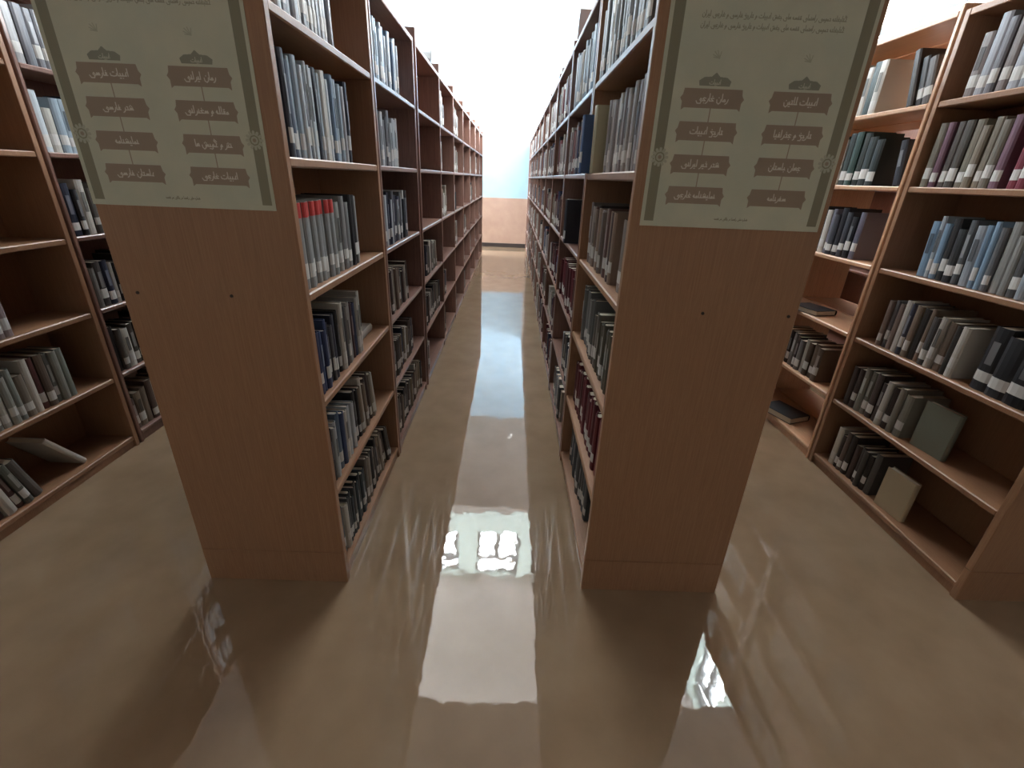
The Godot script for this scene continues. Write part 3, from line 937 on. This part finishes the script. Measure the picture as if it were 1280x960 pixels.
	fill(L2, b, 2, 0.96, 1.29, pal([[120, 108, 108], [140, 126, 126], [112, 92, 96]]), {"w0": 0.03, "w1": 0.045, "h0": 0.2, "h1": 0.235})
	fill(L2, b, 1, 0.96, 1.41, pal([[100, 86, 76], [122, 112, 100], [88, 46, 46], [138, 138, 130], [118, 122, 118], [132, 138, 132]]), {"w0": 0.024, "w1": 0.042, "h0": 0.22, "h1": 0.25, "ordered": false})
	fill(L2, b, 0, 0.96, 1.2, pal([[86, 82, 78], [68, 62, 60], [104, 104, 98], [80, 50, 48], [98, 100, 92]]), {"w0": 0.026, "w1": 0.042, "h0": 0.21, "h1": 0.235, "lean": 0.1, "fan": 0.2})
	b = "second bay"
	for q in [[5, 1.58, 1.8], [4, 1.58, 1.82], [3, 1.58, 1.84], [2, 1.58, 1.84], [1, 1.58, 1.84], [0, 1.58, 1.84]]:
		fill(L2, b, q[0], q[1], q[2], [grey, cool, dark, dark, dark, brown][5 - q[0]], {"w0": 0.03, "w1": 0.05, "h0": 0.2, "h1": 0.25})
	# --- row with the cream book
	b = "first bay"
	fill(R2, b, 5, 0.96, 1.54, pal([[104, 110, 130], [120, 112, 122], [128, 118, 116], [112, 110, 116], [150, 152, 160]]), {"w0": 0.036, "w1": 0.05, "h0": 0.24, "h1": 0.27, "stick": 1.0})
	fill(R2, b, 4, 0.96, 1.30, pal([[118, 38, 56]]), {"w0": 0.036, "w1": 0.04, "h0": 0.247, "h1": 0.248, "set": true, "what": "crimson volume", "stick": 1.0, "titles": 0.0})
	fill(R2, b, 4, 1.305, 1.56, pal([[112, 80, 96], [112, 106, 94], [116, 108, 94], [122, 112, 96], [114, 108, 94], [76, 72, 66], [70, 64, 60]]), {"from": 10, "ordered": true, "w0": 0.034, "w1": 0.042, "h0": 0.246, "h1": 0.248, "stick": 1.0, "titles": 0.0})
	fill(R2, b, 3, 0.96, 1.48, pal([[64, 64, 66], [140, 140, 138], [90, 92, 96], [50, 52, 54], [150, 158, 166], [120, 146, 170], [76, 80, 84]]), {"w0": 0.024, "w1": 0.042, "h0": 0.225, "h1": 0.255, "lean": -0.06})
	fill(R2, b, 2, 1.0, 1.19, pal([[30, 32, 36]]), {"w0": 0.06, "w1": 0.075, "h0": 0.235, "h1": 0.25})
	fill(R2, b, 2, 1.2, 1.52, pal([[56, 54, 52], [136, 122, 104], [128, 112, 98], [122, 104, 96], [88, 86, 86], [56, 58, 74], [98, 96, 98]]), {"from": 4, "ordered": false, "w0": 0.022, "w1": 0.04, "h0": 0.21, "h1": 0.245})
	fill(R2, b, 1, 1.28, 1.55, pal([[136, 132, 122], [120, 118, 108], [84, 60, 56], [78, 52, 50], [64, 54, 52]]), {"from": 1, "w0": 0.028, "w1": 0.044, "h0": 0.2, "h1": 0.24, "titles": 0.1})
	fill(R2, b, 0, 1.3, 1.53, pal([[70, 66, 62], [52, 46, 44], [104, 90, 84], [70, 54, 50], [60, 52, 50]]), {"from": 1, "w0": 0.026, "w1": 0.04, "h0": 0.19, "h1": 0.23, "titles": 0.1})
	b = "second bay"
	fill(R2, b, 5, 1.63, 1.76, dark, {"w0": 0.036, "w1": 0.05, "h0": 0.19, "h1": 0.24, "lean": -0.22})
	fill(R2, b, 5, 1.86, 2.1, pal([[38, 58, 56]]), {"from": 4, "w0": 0.05, "w1": 0.06, "h0": 0.22, "h1": 0.24})
	fill(R2, b, 4, 1.64, 1.72, dark, {"w0": 0.036, "w1": 0.05, "h0": 0.19, "h1": 0.22, "lean": -0.16})
	fill(R2, b, 4, 1.76, 2.1, pal([[36, 62, 56], [32, 44, 42]]), {"from": 3, "w0": 0.05, "w1": 0.06, "h0": 0.22, "h1": 0.26})
	fill(R2, b, 3, 1.74, 2.1, pal([[30, 32, 40], [110, 108, 124], [60, 62, 70]]), {"w0": 0.03, "w1": 0.05, "h0": 0.21, "h1": 0.25})
	fill(R2, b, 1, 1.72, 2.1, pal([[52, 42, 40], [96, 80, 68], [120, 116, 112]]), {"w0": 0.03, "w1": 0.05, "h0": 0.19, "h1": 0.22})
	# --- books too far off to tell apart
	var far := mixed + brown + pale
	for q in range(1, 7):
		var a: float = [2.20, 2.83, 3.45, 4.08, 4.70, 5.33, 5.96, 6.6][q] + 0.03
		for lv in 6:
			var share: float = [[0.25, 0.4, 0.1, 0.6, 0.2, 0.45], [0.3, 0.1, 0.5, 0.4, 0.6, 0.7], [0.5, 0.4, 0.6, 0.0, 0.3, 0.2], [0.1, 0.5, 0.3, 0.7, 0.4, 0.3], [0.3, 0.5, 0.2, 0.4, 0.6, 0.4], [0.4, 0.2, 0.5, 0.3, 0.6, 0.3]][q - 1][lv]
			if share > 0.05:
				fill(L1, "", lv, a, a + 0.57 * share, far, {"far": true, "w0": 0.024, "w1": 0.045, "h0": 0.18, "h1": 0.25})
	for q in 8:
		var a: float = [2.20, 2.83, 3.45, 4.08, 4.70, 5.33, 5.96, 6.6][q] + 0.03
		for lv in 6:
			fill(R1, "", lv, a, a + (0.57 if q < 7 else 0.43) * rng.randf_range(0.8, 1.0), maroon + mixed if q < 2 else far, {"far": true, "w0": 0.024, "w1": 0.045, "h0": 0.19, "h1": 0.26})
	shelve_books(296)
	var fm := StandardMaterial3D.new()
	fm.vertex_color_use_as_albedo = true
	fm.roughness = 0.55
	var o := part("distant_books", far_books.commit(), fm, self)
	o.set_meta("kind", "stuff")
	o.set_meta("label", "the many smaller books filling the rest of the shelves")
	o.set_meta("category", "books")
	# --- books that lie, lean or face outwards
	lying_book("pale book lying flat on third shelf beside the blue books", L1.name, Color8(160, 154, 146), Vector3(L1.face - 0.13, LEVELS[2] * S + 0.0195, -1.325 * S), Vector3(-PI / 2, 0.0, 0), 0.036, 0.17, 0.15, false)
	lying_book("tilted white book leaning at the end of the lowest shelf", L2.name, Color8(196, 192, 184), Vector3(L2.face - 0.12, LEVELS[0] * S + 0.01, -1.345 * S), Vector3(0.62, 0.0, 0), 0.026, 0.25, 0.17)
	lying_book("cream book standing front outwards on the lowest shelf", R2.name, Color8(182, 166, 138), Vector3(R2.face + 0.05, LEVELS[0] * S + 0.001, -1.215 * S), Vector3(0.0, -PI / 2 + 0.1, 0.0), 0.03, 0.205, 0.15, false)
	lying_book("sage green book standing front outwards on the second shelf", R2.name, Color8(116, 120, 108), Vector3(R2.face + 0.075, LEVELS[1] * S + 0.001, -1.2 * S), Vector3(0.0, -PI / 2 + 0.1, 0.0), 0.03, 0.215, 0.155, false)
	lying_book("black book lying flat on third shelf of the open-backed bookcase", R2.name, Color8(40, 38, 40), Vector3(R2.face + 0.1, LEVELS[2] * S + 0.0165, -1.85 * S), Vector3(-PI / 2, 0.25, 0), 0.03, 0.2, 0.15)
	lying_book("black book slumped flat on the lowest shelf of the open-backed bookcase", R2.name, Color8(46, 48, 50), Vector3(R2.face + 0.12, LEVELS[0] * S + 0.0215, -1.82 * S), Vector3(-PI / 2, 0.35, 0), 0.04, 0.24, 0.17)

func build_details() -> void:
	# screw caps in the end panels
	for x in [-0.737, -0.552, 0.39, 0.564]:
		var c := CylinderMesh.new()
		c.top_radius = 0.0042
		c.bottom_radius = 0.005
		c.height = 0.003
		c.radial_segments = 12
		var o := part("screw_cap", c, M.screw, get_node("bookcase" if x < 0 else "bookcase_003"), Vector3(x * S, 0.765 * S, -0.907 * S + 0.001))
		o.rotation.x = PI / 2
	# pendant lamp under the far ceiling
	var lamp := thing("pendant_lamp", "small pendant lamp on a thin rod below the far ceiling", "lamp", Vector3(0.09, 3.52, -8.5))
	var rod := CylinderMesh.new()
	rod.top_radius = 0.008
	rod.bottom_radius = 0.008
	rod.height = CEIL_Y - 3.64
	part("rod", rod, M.sticker, lamp, Vector3(0, 0.12 + rod.height / 2.0, 0))
	var shade := CylinderMesh.new()
	shade.top_radius = 0.03
	shade.bottom_radius = 0.07
	shade.height = 0.06
	part("shade", shade, M.sticker, lamp, Vector3(0, 0.09, 0))
	var bulb := SphereMesh.new()
	bulb.radius = 0.045
	bulb.height = 0.09
	part("bulb", bulb, flat(Color8(235, 235, 230), 0.2), lamp, Vector3(0, 0.03, 0))
	# paper signs standing on top of the bookcases
	for q in [[-0.53, 2.0, 1.478, 0.16, 0.2, 0.3, "bent grey card standing on top of the bookcase of red-topped volumes"], [-0.5, 2.75, 1.478, 0.2, 0.16, -0.5, "curled grey paper lying on top beside a taller post"], [0.3, 2.45, 1.478, 0.13, 0.3, 0.25, "tilted grey card standing on top of the bookcase of maroon volumes"], [0.3, 3.2, 1.478, 0.12, 0.2, 0.1, "small pale card standing on top further along, past the maroon volumes"]]:
		var st := begin()
		var w: float = q[3]
		var h: float = q[4]
		var last := Vector3.ZERO
		for k in 7:
			var t := k / 6.0
			var p := Vector3(0.0, h * t * (1.0 - 0.15 * t), q[5] * h * t * t)
			if k > 0:
				hull_faces(st, (last + p) / 2.0, [[last + Vector3(-w / 2, 0, 0.0008), last + Vector3(w / 2, 0, 0.0008), p + Vector3(w / 2, 0, 0.0008), p + Vector3(-w / 2, 0, 0.0008)], [last + Vector3(-w / 2, 0, -0.0008), last + Vector3(w / 2, 0, -0.0008), p + Vector3(w / 2, 0, -0.0008), p + Vector3(-w / 2, 0, -0.0008)]])
			last = p
		var o := thing("shelf_card", q[6], "card", Vector3(q[0] * S, q[2] * S, -q[1] * S), "cards on top of the bookcases")
		part("sheet", finish(st), flat(Color8(186, 190, 194), 0.7), o)
		part("foot", bevel_box(Vector3(w * 0.8, 0.004, 0.05), 0.001), flat(Color8(186, 190, 194), 0.7), o, Vector3(0, 0.0, 0.0))
